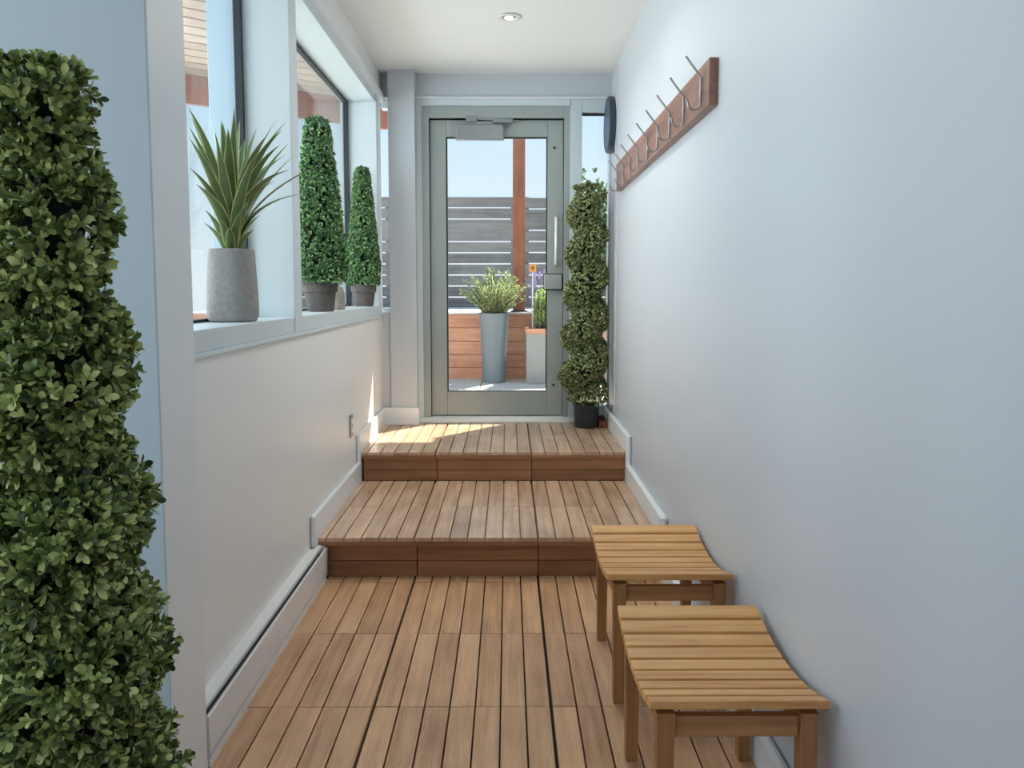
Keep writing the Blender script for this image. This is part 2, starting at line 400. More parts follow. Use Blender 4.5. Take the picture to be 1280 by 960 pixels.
# skirting boards (stepped with the stairs) --------------------------
def skirting(name, xw, xi, pts, label):
    """pts: outline in (y, z); chamfered inner edge"""
    mb = MB(); mb.prism(pts, 'x', xw, xi)
    return struct(mb.build(name, M['trim'], bevel=0.011, seg=1), label)
skirting('baseboard_right', XR, 0.635, [(-3.0, -0.018), (5.46, -0.018), (5.46, 0.437), (4.40, 0.437), (4.40, 0.277), (3.372, 0.277), (3.372, 0.1), (-3.0, 0.1)], 'white stepped skirting along the right wall')
skirting('baseboard_left', XL, -0.7855 - 0.0096, [(3.40, 0.1), (5.37, 0.1), (5.37, 0.445), (4.40, 0.445), (4.40, 0.290), (3.345, 0.290), (3.345, 0.15), (3.40, 0.15)], 'white stepped skirting along the left wall')
mb = MB(); mb.box(XL, -0.585, 5.345, 5.36, ZL, ZL + 0.113); mb.box(-0.59, -0.578, 5.345, 5.47, ZL, ZL + 0.113)
struct(mb.build('baseboard_end', M['trim'], bevel=0.003), 'white skirting round the foot of the pillar')

# cornice lips and batten ------------------------------------------
def half(cx, cz, r_, h, n=7):
    return [(cx + r_ * math.sin(math.pi * k / n), cz + h * math.cos(math.pi * k / n)) for k in range(n + 1)]
mb = MB(); mb.prism(half(XL, 2.436, 0.024, 0.036), 'y', YC1, 5.46)
struct(mb.build('trim_1', M['trim'], smooth=True), 'rounded white lip above the long window')
mb = MB(); mb.box(-0.59, XR, 5.435, 5.46, 2.425, 2.438); mb.box(XL, -0.757, 5.435, 5.46, 2.425, 2.438)
struct(mb.build('trim_2', M['trim'], bevel=0.003), 'thin white ledge across the end wall above the door')
mb = MB(); mb.box(XR - 0.008, XR, 5.13, 5.21, 0.44, 2.56)
struct(mb.build('trim_3', M['wall']), 'slim vertical batten on the right wall near the door')

# long window ------------------------------------------------------
win = thing('window_1', 'long window with deep white frame over the planted sill', 'window', (XL, 3.6, ZS), kind='structure')
f_ = MB()
f_.box(XG - 0.04, XL + 0.002, YC1, 5.38, ZH, 2.405)                    # header
f_.box(XG - 0.04, XL + 0.009, 5.20, 5.375, 1.051, 2.404)                # far post
f_.build('window_frame', M['frame'], win, bevel=0.002)
f_ = MB(); f_.box(XG - 0.03, XL + 0.009, 3.16, 3.268, 1.051, ZH); f_.build('mullion', M['frame'], win, bevel=0.003)
f_ = MB(); f_.box(XG - 0.125, XG - 0.022, 3.162, 3.268, 0.9, 2.469); f_.build('outer_fin', M['fin'], win, bevel=0.003)
f_ = MB(); f_.box(XG - 0.10, XL + 0.004, YC1, 5.36, 1.05, ZS); f_.box(XL - 0.01, XL + 0.011, YC1, 5.36, 1.035, 1.05)
f_.build('window_sill', M['frame'], win, bevel=0.003)
for (a, b) in ((YC1, 3.16), (3.268, 5.20)):
    g = MB(); t_ = 0.016
    g.box(XG - 0.02, XG + 0.006, a, b, ZS, ZS + 0.010); g.box(XG - 0.02, XG + 0.006, a, b, ZH - t_, ZH)
    g.box(XG - 0.02, XG + 0.008, b - 0.022, b, ZS, ZH); g.box(XG - 0.02, XG + 0.006, a, a + 0.012, ZS, ZH)
    g.build('gasket', M['gasket'], win)
    g = MB(); g.box(XG - 0.010, XG - 0.004, a + 0.006, b - 0.006, ZS + 0.005, ZH - 0.006); g.build('window_pane', M['glass'], win)

# end wall windows -------------------------------------------------
win = thing('window_2', 'narrow sidelight window to the right of the door', 'window', (0.56, YE, ZL), kind='structure')
f_ = MB()
f_.box(0.40, 0.477, YE - 0.04, YE + 0.05, ZL, 2.43); f_.box(0.652, XR, YE - 0.04, YE + 0.05, ZL, 2.43)
f_.box(0.477, 0.652, YE - 0.04, YE + 0.05, 2.345, 2.43); f_.box(0.477, 0.652, YE - 0.04, YE + 0.05, ZL, 0.44)
f_.build('window_frame', M['frame'], win, bevel=0.003)
g = MB(); g.box(0.477, 0.652, YE - 0.005, YE + 0.015, 2.331, 2.345); g.build('gasket', M['gasket'], win)
g = MB(); g.box(0.475, 0.654, YE + 0.004, YE + 0.010, 0.438, 2.347); g.build('window_pane', M['glass_door'], win)
win = thing('window_3', 'narrow window strip between the long window and the pillar', 'window', (-0.78, YE, 1.07), kind='structure')
f_ = MB(); f_.box(XL, -0.757, YE - 0.06, YE + 0.05, 1.065, 1.09); f_.box(XL, -0.757, YE - 0.04, YE + 0.05, 2.37, 2.43)
f_.build('window_frame', M['frame'], win)
g = MB(); g.box(XL - 0.002, -0.755, YE + 0.004, YE + 0.010, 1.088, 2.372); g.build('window_pane', M['glass_door'], win)

# door -------------------------------------------------------------
dr = thing('door_1', 'glazed grey metal door at the end of the corridor', 'door', (-0.07, YE, ZL), kind='structure')
f_ = MB()
XA, XB, ZD = -0.555, 0.40, 2.385
f_.box(-0.59, XA, YE - 0.05, YE + 0.05, ZL, 2.43); f_.box(XA + 0.0005, XB - 0.0005, YE - 0.046, YE + 0.05, ZD, 2.43)
f_.build('door_surround', M['frame'], dr, bevel=0.002)
f_ = MB()
for (i, (o_, yy)) in enumerate(((0.0, -0.035), (0.016, -0.022), (0.034, -0.004))):       # stepped rebates
    wd = 0.046 - o_
    f_.box(XA + o_, XA + 0.046, YE + yy, YE + 0.05, ZL, ZD - o_); f_.box(XB - 0.037, XB - o_ * 0.8, YE + yy, YE + 0.05, ZL, ZD - o_)
    f_.box(XA + 0.0455, XB - 0.0365, YE + yy + 0.0006, YE + 0.05, ZD - 0.076, ZD - o_ * 1.3)
f_.build('door_frame', M['alu'], dr, bevel=0.002)
t_ = MB(); t_.prism([(5.425, ZL), (5.56, ZL), (5.56, ZL + 0.036), (5.47, ZL + 0.036), (5.425, ZL + 0.012)], 'x', -0.585, 0.478); t_.build('threshold', M['bright'], dr, bevel=0.002)
lx0, lx1, lz0, lz1 = -0.507, 0.361, ZL + 0.041, 2.304
gx0, gx1, gz0, gz1 = -0.402, 0.257, 0.532, 2.197
lf = MB(); y0, y1 = YE + 0.004, YE + 0.045
lf.box(lx0, gx0 - 0.002, y0, y1, lz0, lz1); lf.box(gx1 + 0.002, lx1, y0, y1, lz0, lz1)
lf.box(gx0 - 0.0005, gx1 + 0.0005, y0, y1, gz1, lz1); lf.box(gx0 - 0.0005, gx1 + 0.0005, y0, y1, lz0, gz0)
lf.build('door_leaf', M['alu'], dr, bevel=0.0015)
g = MB(); q = 0.007
g.box(gx0, gx0 + q, y0 + 0.004, y1 - 0.004, gz0, gz1); g.box(gx1 - q, gx1, y0 + 0.004, y1 - 0.004, gz0, gz1)
g.box(gx0, gx1, y0 + 0.004, y1 - 0.004, gz1 - q, gz1); g.box(gx0, gx1, y0 + 0.004, y1 - 0.004, gz0, gz0 + q * 0.7)
g.build('gasket', M['gasket'], dr)
g = MB(); g.box(gx0 + 0.002, gx1 - 0.002, YE + 0.022, YE + 0.028, gz0 + 0.002, gz1 - 0.002); g.build('door_pane', M['glass_door'], dr)
g = MB(); g.box(lx0, lx1, y0 + 0.01, y1 - 0.01, lz0 - 0.006, lz0 - 0.0005); g.build('bottom_seal', M['gasket'], dr)
hd = MB(); hx = 0.314
hd.tube([(hx, y0, 1.375), (hx, y0 - 0.035, 1.378), (hx, y0 - 0.05, 1.40), (hx, y0 - 0.05, 1.65), (hx, y0 - 0.035, 1.672), (hx, y0, 1.675)], 0.011, 10)
hd.build('pull_handle', M['bright'], dr, smooth=True)
lk = MB(); lk.box(0.236, 0.353, y0 - 0.042, y0, 1.213, 1.308); o_ = lk.build('lock_case', M['alu'], dr, bevel=0.004)
lk = MB(); lk.box(0.232, 0.359, y0 - 0.014, y0 - 0.0005, 1.206, 1.315); lk.build('lock_plate', M['gasket'], o_, bevel=0.002)
for zz in (2.128, 0.577):
    d_ = MB(); d_.lathe([(0.008, 0), (0.008, -0.004), (0.003, -0.006)], (0.302, y0, zz), 14, axis='y'); d_.build('bolt_cap', M['gasket'], dr)
cl = MB(); cl.box(-0.336, -0.030, y0 - 0.055, y0, 2.180, 2.268); c_ = cl.build('door_closer', M['alu2'], dr, bevel=0.006)
cl = MB(); cl.box(-0.338, -0.024, y0 - 0.058, y0, 2.173, 2.186); cl.box(-0.336, -0.040, y0 - 0.035, y0, 2.268, 2.290); cl.build('closer_cover', M['alu2'], c_, bevel=0.002)
cl = MB(); cl.box(-0.27, -0.20, y0 - 0.05, y0 - 0.01, 2.283, 2.322); cl.prism([(-0.25, 2.30), (0.035, 2.286), (0.035, 2.302), (-0.25, 2.318)], 'y', y0 - 0.045, y0 - 0.033)
cl.prism([(-0.10, 2.277), (0.028, 2.277), (0.028, 2.292), (-0.10, 2.292)], 'y', y0 - 0.062, y0 - 0.047); cl.build('closer_arm', M['alu2'], c_, bevel=0.002)

# ================================================================== OUTDOORS (structure)
g = MB(); rng2 = random.Random(3)
yy = 5.60
while yy < 8.3:
    xx = -4.2 + 0.35
    while xx < 3.2:
        g.box(xx + 0.004, xx + 0.596, yy + 0.003, yy + 0.447, ZL - 0.06, ZL - 0.004 + rng2.uniform(-.001, .001)); xx += 0.6
    yy += 0.45
g.box(-9, 4.5, 5.6, 10.6, ZL - 0.2, ZL - 0.03); g.box(-9, -1.09, -3.2, 5.6, ZL - 0.2, ZL - 0.03)
struct(g.build('ground', M['paver']), 'pale sunlit terrace pavers outside the glass door')
g = MB(); g.box(-1.05, 1.3, 5.58, 6.345, 2.60, 2.78); g.box(1.0, 1.15, 5.58, 6.63, ZL - 0.1, 2.8)
struct(g.build('wall_outside', M['render']), 'rendered porch roof edge and side wall outside the door')

# ================================================================== THINGS INDOORS
# baseboard heater --------------------------------------------------
ht = thing('baseboard_heater', 'long white electric heater along the foot of the left wall', 'heater', (XL, 2.7, 0))
hy0, hy1 = 1.9 + 0.131, 3.40
b = MB(); b.prism([(XL, 0.023), (-0.79, 0.023), (-0.79, 0.128), (XL, 0.128)], 'y', hy0, hy1); b.build('heater_body', M['gasket'], ht)
b = MB(); b.prism([(XL, 0.129), (-0.783, 0.129), (-0.781, 0.140), (-0.783, 0.145), (XL, 0.152)], 'y', hy0, hy1); b.build('top_panel', M['white_metal'], ht)
b = MB(); b.prism([(-0.7895, 0.030), (-0.766, 0.030), (-0.760, 0.034), (-0.760, 0.134), (-0.763, 0.136), (-0.767, 0.134), (-0.768, 0.106), (-0.7895, 0.106)], 'y', hy0, hy1 - 0.004); b.build('front_panel', M['white_metal'], ht)
b = MB(); b.box(XL, -0.7605, hy0, hy1 - 0.005, 0.0, 0.0225); b.build('bottom_rail', M['white_metal'], ht)
b = MB(); b.prism([(XL, 0.0), (-0.759, 0.018), (-0.757, 0.137), (-0.783, 0.148), (XL, 0.154)], 'y', hy1, hy1 + 0.006); b.build('end_cap', M['white_metal'], ht)

# outlet -------------------------------------------------------------
ol = thing('wall_outlet', 'small metal outlet plate on the left wall above the step', 'outlet', (XL, 4.265, 0.51))
b = MB(); b.box(XL, XL + 0.006, 4.228, 4.302, 0.451, 0.567); p_ = b.build('cover_plate', M['plate'], ol, bevel=0.002)
b = MB()
for zz in (0.487, 0.531): b.lathe([(0.016, 0.0), (0.016, 0.003), (0.013, 0.004)], (XL + 0.006, 4.265, zz), 16, sup=3, axis='x')
b.build('socket_face', M['white_metal'], ol)

# stools --------------------------------------------------------------
def make_stool(x0, y0, label):
    """x0, y0: near-left corner of the seat"""
    WX, LY, ZT_ = 0.361, 0.515, 0.400
    root = thing('slatted_stool', label, 'stool', (x0 + WX / 2, y0 + LY / 2, 0), 'slatted teak stools')
    dip = lambda v: 0.043 * (1 - (2 * v - 1) ** 2)
    n = 9; pit = LY / n
    for i in range(n):
        s = MB(); v0, v1 = (i * pit + 0.0052) / LY, ((i + 1) * pit - 0.0052) / LY
        za, zb = ZT_ - dip(v0), ZT_ - dip(v1)
        ya, yb = y0 + v0 * LY, y0 + v1 * LY; th = 0.018
        s.prism([(ya, za - th), (yb, zb - th), (yb, zb), (ya, za)], 'x', x0, x0 + WX)
        s.build('seat_slat', M['stool'], root, bevel=0.0025)
    lx = (x0 + 0.016, x0 + WX - 0.016 - 0.038); ly = (y0 + 0.018, y0 + LY - 0.018 - 0.040)
    for a in lx:
        for b_ in ly:
            s = MB(); top = ZT_ - 0.018 - max(dip((b_ - y0) / LY), dip((b_ + 0.04 - y0) / LY)) - 0.001
            t = 0.004
            s.add([(a + t, b_ + t, 0), (a + 0.038 - t, b_ + t, 0), (a + 0.038 - t, b_ + 0.04 - t, 0), (a + t, b_ + 0.04 - t, 0),
                   (a, b_, top), (a + 0.038, b_, top), (a + 0.038, b_ + 0.04, top), (a, b_ + 0.04, top)],
                  [(3, 2, 1, 0), (4, 5, 6, 7), (0, 1, 5, 4), (1, 2, 6, 5), (2, 3, 7, 6), (3, 0, 4, 7)])
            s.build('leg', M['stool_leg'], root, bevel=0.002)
    for b_ in ly:
        s = MB(); s.box(lx[0] + 0.038, lx[1], b_ + 0.010, b_ + 0.032, 0.310, 0.354); s.build('cross_rail', M['stool_rail'], root, bevel=0.002)
    for a in lx:                                               # curved side rails under the slats
        s = MB(); k = 14; ya, yb = ly[0] + 0.04, ly[1]
        top = [(ya + (yb - ya) * i / k, ZT_ - 0.019 - dip((ya + (yb - ya) * i / k - y0) / LY)) for i in range(k + 1)]
        bot = [(p[0], p[1] - 0.042) for p in reversed(top)]
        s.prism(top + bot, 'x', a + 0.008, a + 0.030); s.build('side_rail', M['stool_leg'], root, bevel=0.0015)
    return root
make_stool(0.284, 1.590, 'nearest slatted wooden stool, its saddle seat at the lower right corner')
make_stool(0.290, 2.328, 'farther slatted wooden stool standing between nearer stool and wooden steps')

# coat rack ------------------------------------------------------------
ck = thing('coat_rack', 'long reddish wooden coat board with steel hooks on the right wall', 'coat rack', (XR, 3.8, 1.87))
b = MB(); b.prism([(2.69, 1.797), (4.955, 1.785), (4.955, 1.942), (2.69, 1.945)], 'x', XR - 0.030, XR); b.build('board', M['rack'], ck, bevel=0.002)
xf = XR - 0.030
for i, yy in enumerate((2.778, 3.045, 3.305, 3.568, 3.83, 4.095, 4.354, 4.61, 4.865)):
    zt = 1.905 - 0.0025 * i; zb = 1.808 - 0.0028 * i
    hk = MB(); x1 = xf - 0.006
    pts = [(x1 - 0.050, yy, zt + 0.066), (x1 - 0.008, yy, zt + 0.010), (x1, yy, zt), (x1, yy, zb + 0.012)]
    for k in range(1, 9):
        an = math.pi * k / 9
        pts.append((x1 - 0.020 + 0.020 * math.cos(an), yy, zb + 0.012 - 0.020 * math.sin(an)))
    pts += [(x1 - 0.041, yy, zb + 0.016), (x1 - 0.046, yy, zb + 0.026)]
    hk.tube(pts, 0.0038, 8)
    hk.lathe([(0.0045, 0), (0.0045, 0.007)], (x1 - 0.001, yy, (zt + zb) / 2), 10, axis='x')
    hk.build('hook', M['steel'], ck, smooth=True)

# clock -----------------------------------------------------------------
ckx = thing('wall_clock', 'round dark blue-grey disc clock high on the right wall beside the door', 'clock', (XR, 5.30, 2.235))
b = MB(); b.lathe([(0.05, 0.0), (0.05, -0.012)], (XR, 5.335, 2.235), 24, axis='x'); b.build('wall_mount', M['clock'], ckx)
b = MB(); b.lathe([(0.160, -0.006), (0.172, -0.010), (0.175, -0.020), (0.172, -0.044), (0.164, -0.048), (0.160, -0.043)], (XR, 5.31, 2.235), 64, axis='x'); b.build('case', M['clock'], ckx, smooth=True)
b = MB(); b.lathe([(0.158, -0.0435), (0.157, -0.046)], (XR, 5.31, 2.235), 64, axis='x'); b.build('face', M['clock_face'], ckx)

# downlights: one in the picture, another added out of view to brighten the corridor ----
def downlight(x, y, label, power):
    dl = thing('recessed_ceiling_light', label, 'light', (x, y, ZC), 'recessed ceiling lights')
    b = MB(); b.lathe([(0.040, -0.002), (0.056, -0.001), (0.061, -0.004), (0.058, -0.008), (0.043, -0.010), (0.036, -0.003)], (x, y, ZC), 40); b.build('trim_ring', M['white_metal'], dl, smooth=True)
    b = MB(); b.lathe([(0.034, -0.0015), (0.034, -0.0055), (0.026, -0.007)], (x, y, ZC), 28); b.build('reflector', M['steel'], dl, smooth=True)
    b = MB(); b.lathe([(0.022, -0.0072), (0.020, -0.011), (0.010, -0.0135)], (x, y, ZC), 24); b.build('bulb', M['bulb'], dl, smooth=True)
    lamp('downlight_beam', 'SPOT', (x, y, ZC - 0.03), power, (1, 0.94, 0.86), spot_size=math.radians(165), spot_blend=1.0, shadow_soft_size=0.12)
downlight(0.005, 4.33, 'small round lit downlight set into the white ceiling before the door', 34)
downlight(0.005, 3.46, 'added downlight out of view, nearer the photographer, brightening the corridor', 34)

# door wedge ------------------------------------------------------------
dw = thing('wooden_door_wedge', 'small wooden door stop on the landing beside the black pot', 'door stop', (0.603, 5.28, ZL))
b = MB(); b.prism([(0.0, 0.0), (0.11, 0.0), (0.11, 0.055), (0.02, 0.04), (0.0, 0.036)], 'x', 0, 0.050)
b.v = [(p[0] + 0.578, p[1] + 5.235, p[2] + ZL) for p in b.v]; b.build('wedge', M['post'], dw, bevel=0.003)
b = MB(); b.lathe([(0.019, 0.0), (0.021, 0.008), (0.013, 0.02)], (0.602, 5.30, ZL + 0.049), 16); b.build('rubber_knob', M['twig'], dw, smooth=True)

# ------------------------------------------------------------------ plants
def pot_lathe(parent, c, prof, mat, name='pot', sup=2.0, n=40):
    m = MB(); m.lathe(prof, c, n, sup); return m.build(name, mat, parent, smooth=True)
def spiral_topiary(root, ax, z0, z1, period, phase_z, Rtop, Rbot, nspr, L, W_, mat, whorl=5, clear=None, stem=0.02, lo=0.7, deep=0.8):
    """a clipped spiral: a helical roll of foliage round a straight stem; phase_z: a height where the roll bulges to +x"""
    def rad(z):
        t = (z1 - z) / (z1 - z0); return Rtop + (Rbot - Rtop) * t
    u = rng.uniform(0, 1, nspr * 2) ** 0.92
    z = z1 - (z1 - z0) * u
    keep = rng.uniform(0, 1, len(z)) < (rad(z) / Rbot); z = z[keep][:nspr]
    th = 2 * np.pi * (z - phase_z) / period
    Rr = rad(z); rh = Rr * 0.34; rt = Rr * 0.66
    phi = rng.uniform(-np.pi, np.pi, len(z))
    er = np.stack([np.cos(th), np.sin(th), np.zeros_like(th)], 1); ez = np.array([0, 0, 1.0])
    et = np.stack([-np.sin(th), np.cos(th), np.zeros_like(th)], 1)
    nd = er * np.cos(phi)[:, None] + ez * np.sin(phi)[:, None] * 0.55 + et * (np.sin(phi * 2 + z * 50) * 0.5)[:, None]
    # full ring: foliage wraps the stem, pushed outward where the roll passes
    psi = rng.uniform(-np.pi, np.pi, len(z))
    ring = np.stack([np.cos(psi), np.sin(psi), np.zeros_like(psi)], 1)
    # signed phase distance of this bearing to the roll
    dphi = (psi - th + np.pi) % (2 * np.pi) - np.pi
    bulge = 0.5 + 0.5 * np.cos(dphi)
    rr = Rr * (lo + (1 - lo) * bulge ** 0.8) * rng.normal(1, 0.05, len(z))
    sl = -np.sin(dphi) * 0.5
    Pn = np.stack([np.full_like(z, ax[0]), np.full_like(z, ax[1]), z], 1) + ring * rr[:, None]
    nn = nrm(ring + ez * sl[:, None])
    # a loose cap on top
    k = max(6, nspr // 40); a = rng.uniform(0, 6.28, k); q = np.sqrt(rng.uniform(0, 1, k)) * Rtop * 0.75
    cap = np.stack([ax[0] + q * np.cos(a), ax[1] + q * np.sin(a), z1 + Rtop * 0.25 * (1 - q / Rtop)], 1)
    Pn = np.concatenate([Pn - nn * stem * 0.6, cap]); nn = np.concatenate([nn, nrm(cap - np.array([ax[0], ax[1], z1 - Rtop]))])
    A = sprigs(Pn, nn, L, W_, whorl, 2, stem=stem)
    pk = rng.integers(0, len(Pn), int(len(Pn) * deep))             # a deeper layer, so that the stem does not show through
    B = sprigs(Pn[pk] - nn[pk] * (stem * 1.3) + rng.normal(0, stem * 0.5, (len(pk), 3)), nn[pk], L, W_, whorl, 1, stem=stem)
    A = [np.concatenate(q) for q in zip(A, B)]
    leaf_mesh('foliage', *A, mat, root, clear=clear)
    # twiggy inside
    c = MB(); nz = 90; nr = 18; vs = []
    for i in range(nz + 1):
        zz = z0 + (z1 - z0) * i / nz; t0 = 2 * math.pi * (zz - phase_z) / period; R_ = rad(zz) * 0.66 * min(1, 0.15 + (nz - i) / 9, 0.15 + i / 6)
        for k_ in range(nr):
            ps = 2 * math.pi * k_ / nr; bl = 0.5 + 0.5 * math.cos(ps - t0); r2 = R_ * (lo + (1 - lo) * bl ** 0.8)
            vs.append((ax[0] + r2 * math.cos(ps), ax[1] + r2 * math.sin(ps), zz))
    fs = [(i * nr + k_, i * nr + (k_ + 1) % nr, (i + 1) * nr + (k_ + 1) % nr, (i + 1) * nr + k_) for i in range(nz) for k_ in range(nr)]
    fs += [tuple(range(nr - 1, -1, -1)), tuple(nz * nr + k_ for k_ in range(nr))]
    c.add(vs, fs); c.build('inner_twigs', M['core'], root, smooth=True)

# tall spiral topiary in the foreground
tp = thing('boxwood_topiary', 'tall leafy boxwood topiary in the left foreground, largest plant of all', 'topiary', (-0.628, 1.15, 0), 'artificial topiary trees')
pot_lathe(tp, (-0.628, 1.15, 0), [(0.10, 0), (0.105, 0.01), (0.125, 0.23), (0.13, 0.235), (0.13, 0.25), (0.118, 0.25), (0.115, 0.235)], M['black_pot'])
m = MB(); m.tube([(-0.628, 1.15, 0.23), (-0.628, 1.15, 1.42)], 0.012, 10); m.build('stem', M['twig'], tp)
m = MB(); m.lathe([(0.112, 0.226), (0.10, 0.238), (0.03, 0.245)], (-0.628, 1.15, 0), 28); m.build('soil', M['soil'], tp, smooth=True)
spiral_topiary(tp, (-0.628, 1.15), 0.36, 1.485, 0.205, 1.315, 0.060, 0.140, 3300, 0.0190, 0.0092, M['box_leaf'], 5, stem=0.020, lo=0.62, deep=0.5)

# spiral topiary by the door
def keep_in(V):
    V = V.copy(); V[..., 0] = np.minimum(V[..., 0], XR - 0.034); V[..., 1] = np.minimum(V[..., 1], 5.455); return V
sd = thing('spiral_topiary', 'spiral boxwood topiary in a black pot to the right of the door', 'topiary', (0.50, 5.27, ZL), 'artificial topiary trees')
pot_lathe(sd, (0.50, 5.27, ZL), [(0.072, 0), (0.076, 0.006), (0.082, 0.14), (0.086, 0.142), (0.086, 0.155), (0.078, 0.155), (0.076, 0.145)], M['black_pot'])
m = MB(); m.tube([(0.50, 5.27, ZL + 0.13), (0.50, 5.27, 1.80)], 0.010, 8); m.build('stem', M['twig'], sd)
m = MB(); m.lathe([(0.074, 0.138), (0.05, 0.146), (0.01, 0.148)], (0.50, 5.27, ZL), 24); m.build('soil', M['soil'], sd, smooth=True)
spiral_topiary(sd, (0.497, 5.27), 0.50, 1.825, 0.255, 1.175 + 0.1275, 0.105, 0.166, 4200, 0.0150, 0.0080, M['box_leaf2'], 5, clear=keep_in, stem=0.018, lo=0.52)

def cone_topiary(label, x, y, z, H, rb, rt, pot_r, pot_h, xmin, seed):
    root = thing('cone_topiary', label, 'topiary', (x, y, z), 'artificial topiary trees')
    rough = lambda a, h: 1 + 0.015 * math.sin(3 * a + h * 40) + 0.01 * math.sin(7 * a - h * 23)
    m = MB(); m.lathe([(pot_r * 0.72, 0), (pot_r * 0.75, 0.004), (pot_r * 0.92, pot_h * 0.66), (pot_r * 1.02, pot_h * 0.67), (pot_r * 1.05, pot_h * 0.95), (pot_r * 1.0, pot_h), (pot_r * 0.9, pot_h), (pot_r * 0.88, pot_h * 0.9)], (x, y, z), 36, wob=rough)
    m.build('pot', M['clay'], root, smooth=True)
    m = MB(); m.lathe([(pot_r * 0.87, pot_h * 0.88), (pot_r * 0.6, pot_h * 0.95), (0.01, pot_h * 0.97)], (x, y, z), 24); m.build('soil', M['soil'], root, smooth=True)
    m = MB(); m.tube([(x, y, z + pot_h * 0.9), (x, y, z + H * 0.97)], 0.008, 8); m.build('stem', M['twig'], root)
    def R(t): return (rb + (rt - rb) * t ** 1.05) * (0.86 + 0.14 * np.minimum(1, t * 9)) * np.where(t > 0.93, np.sqrt(np.maximum(0.05, 1 - ((t - 0.93) / 0.075) ** 2)), 1)
    n = 3600; t = rng.uniform(0, 1, n * 2); t = t[rng.uniform(0, 1, n * 2) < R(t) / rb][:n]
    a = rng.uniform(0, 6.283, len(t)); r_ = R(t) * rng.normal(0.97, 0.045, len(t)); zz = z + pot_h * 1.0 + (H - pot_h * 1.0) * t
    nn = np.stack([np.cos(a), np.sin(a), np.full_like(a, 0.2)], 1); Pn = np.stack([x + r_ * np.cos(a), y + r_ * np.sin(a), zz], 1)
    k = 60; a = rng.uniform(0, 6.283, k); q = rt * np.sqrt(rng.uniform(0, 1, k)); Pn = np.concatenate([Pn, np.stack([x + q * np.cos(a), y + q * np.sin(a), np.full(k, z + H) - q * 0.3], 1)]); nn = np.concatenate([nn, np.tile([0, 0, 1.0], (k, 1))])
    A = sprigs(Pn - nn * 0.012, nn, 0.0155, 0.0095, 5, 1, stem=0.012)
    def clr(V):
        V = V.copy(); V[..., 0] = np.maximum(V[..., 0], xmin); V[..., 1] = np.minimum(V[..., 1], 5.19); return V
    leaf_mesh('foliage', *A, M['cone_leaf'], root, clear=clr)
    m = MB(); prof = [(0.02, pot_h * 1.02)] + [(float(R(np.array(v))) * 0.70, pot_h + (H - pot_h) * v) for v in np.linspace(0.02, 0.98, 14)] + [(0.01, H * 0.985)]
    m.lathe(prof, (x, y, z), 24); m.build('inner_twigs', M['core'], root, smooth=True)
    return root
cone_topiary('taller conical topiary in grey clay pot, in the middle of the window sill', -0.880, 3.92, ZS, 0.885, 0.130, 0.048, 0.080, 0.135, XG + 0.004, 1)
cone_topiary('shorter conical topiary in grey clay pot at the far end of the sill', -0.868, 5.03, ZS, 0.82, 0.102, 0.036, 0.074, 0.128, XG + 0.004, 2)

# carved stone between them
sn = thing('stone_ornament', 'small domed weathered stone ornament behind the taller conical topiary', 'ornament', (-0.862, 4.22, ZS))
m = MB(); m.lathe([(0.034, 0), (0.036, 0.004), (0.036, 0.060), (0.034, 0.066)], (-0.862, 4.22, ZS), 24, 3.0, wob=lambda a, h: 1 + 0.05 * math.sin(9 * a)); m.build('base', M['stone'], sn, smooth=True)
m = MB(); m.lathe([(0.038, 0.0661), (0.0385, 0.074), (0.034, 0.092), (0.025, 0.110), (0.012, 0.121), (0.004, 0.124)], (-0.862, 4.22, ZS), 24, 2.4, wob=lambda a, h: 1 + 0.03 * math.sin(9 * a + 1)); m.build('dome', M['stone'], sn, smooth=True)

# yucca ----------------------------------------------------------------
YX, YY = -0.9045, 2.745
yu = thing('potted_yucca', 'spiky yucca with cream-edged leaves in a tall grey concrete pot', 'plant', (YX, YY, ZS))
pot_lathe(yu, (YX, YY, ZS), [(0.062, 0.0), (0.072, 0.004), (0.0785, 0.02), (0.079, 0.06), (0.0735, 0.17), (0.070, 0.232), (0.068, 0.236), (0.060, 0.236), (0.058, 0.222)], M['concrete'], sup=2.7, n=56)
m = MB(); m.lathe([(0.0575, 0.215), (0.04, 0.224), (0.01, 0.227)], (YX, YY, ZS), 24, 2.7); m.build('soil', M['soil'], yu, smooth=True)
# blades: base on the crown, tip given as an offset (x, y, z) from the pot mouth
zb = ZS + 0.224
def unproj(px, py, y):
    d = Rm @ np.array([(px - PX) / F, (py - PY) / F, 1.0]); t = y / d[1]; return np.array([0, 0, CAM_Z]) + d * t
tips = [((235, 134), 2.44), ((239, 146), 2.56), ((263, 144), 2.74), ((293, 134), 2.70), ((285, 161), 2.52), ((321, 160), 2.86), ((347, 148), 2.78), ((358, 152), 2.90),
        ((353, 162), 2.72), ((362, 178), 2.95), ((350, 181), 2.66), ((358, 193), 2.88), ((369, 193), 2.80), ((364, 212), 2.62), ((410, 202), 2.74), ((381, 242), 2.85),
        ((236, 158), 2.50), ((236, 172), 2.42), ((236, 209), 2.46), ((258, 153), 2.88), ((250, 165), 2.80), ((308, 170), 2.92), ((336, 205), 3.0), ((270, 175), 2.45),
        ((245, 230), 2.50), ((322, 190), 2.5), ((300, 150), 2.8), ((276, 150), 2.6), ((335, 168), 2.62), ((345, 226), 2.95)]
low = [((256, 262), 2.62), ((254, 278), 2.66), ((318, 287), 2.72), ((286, 285), 2.60), ((302, 262), 2.62), ((272, 270), 2.60), ((326, 268), 2.85), ((262, 250), 2.85), ((312, 250), 2.6)]
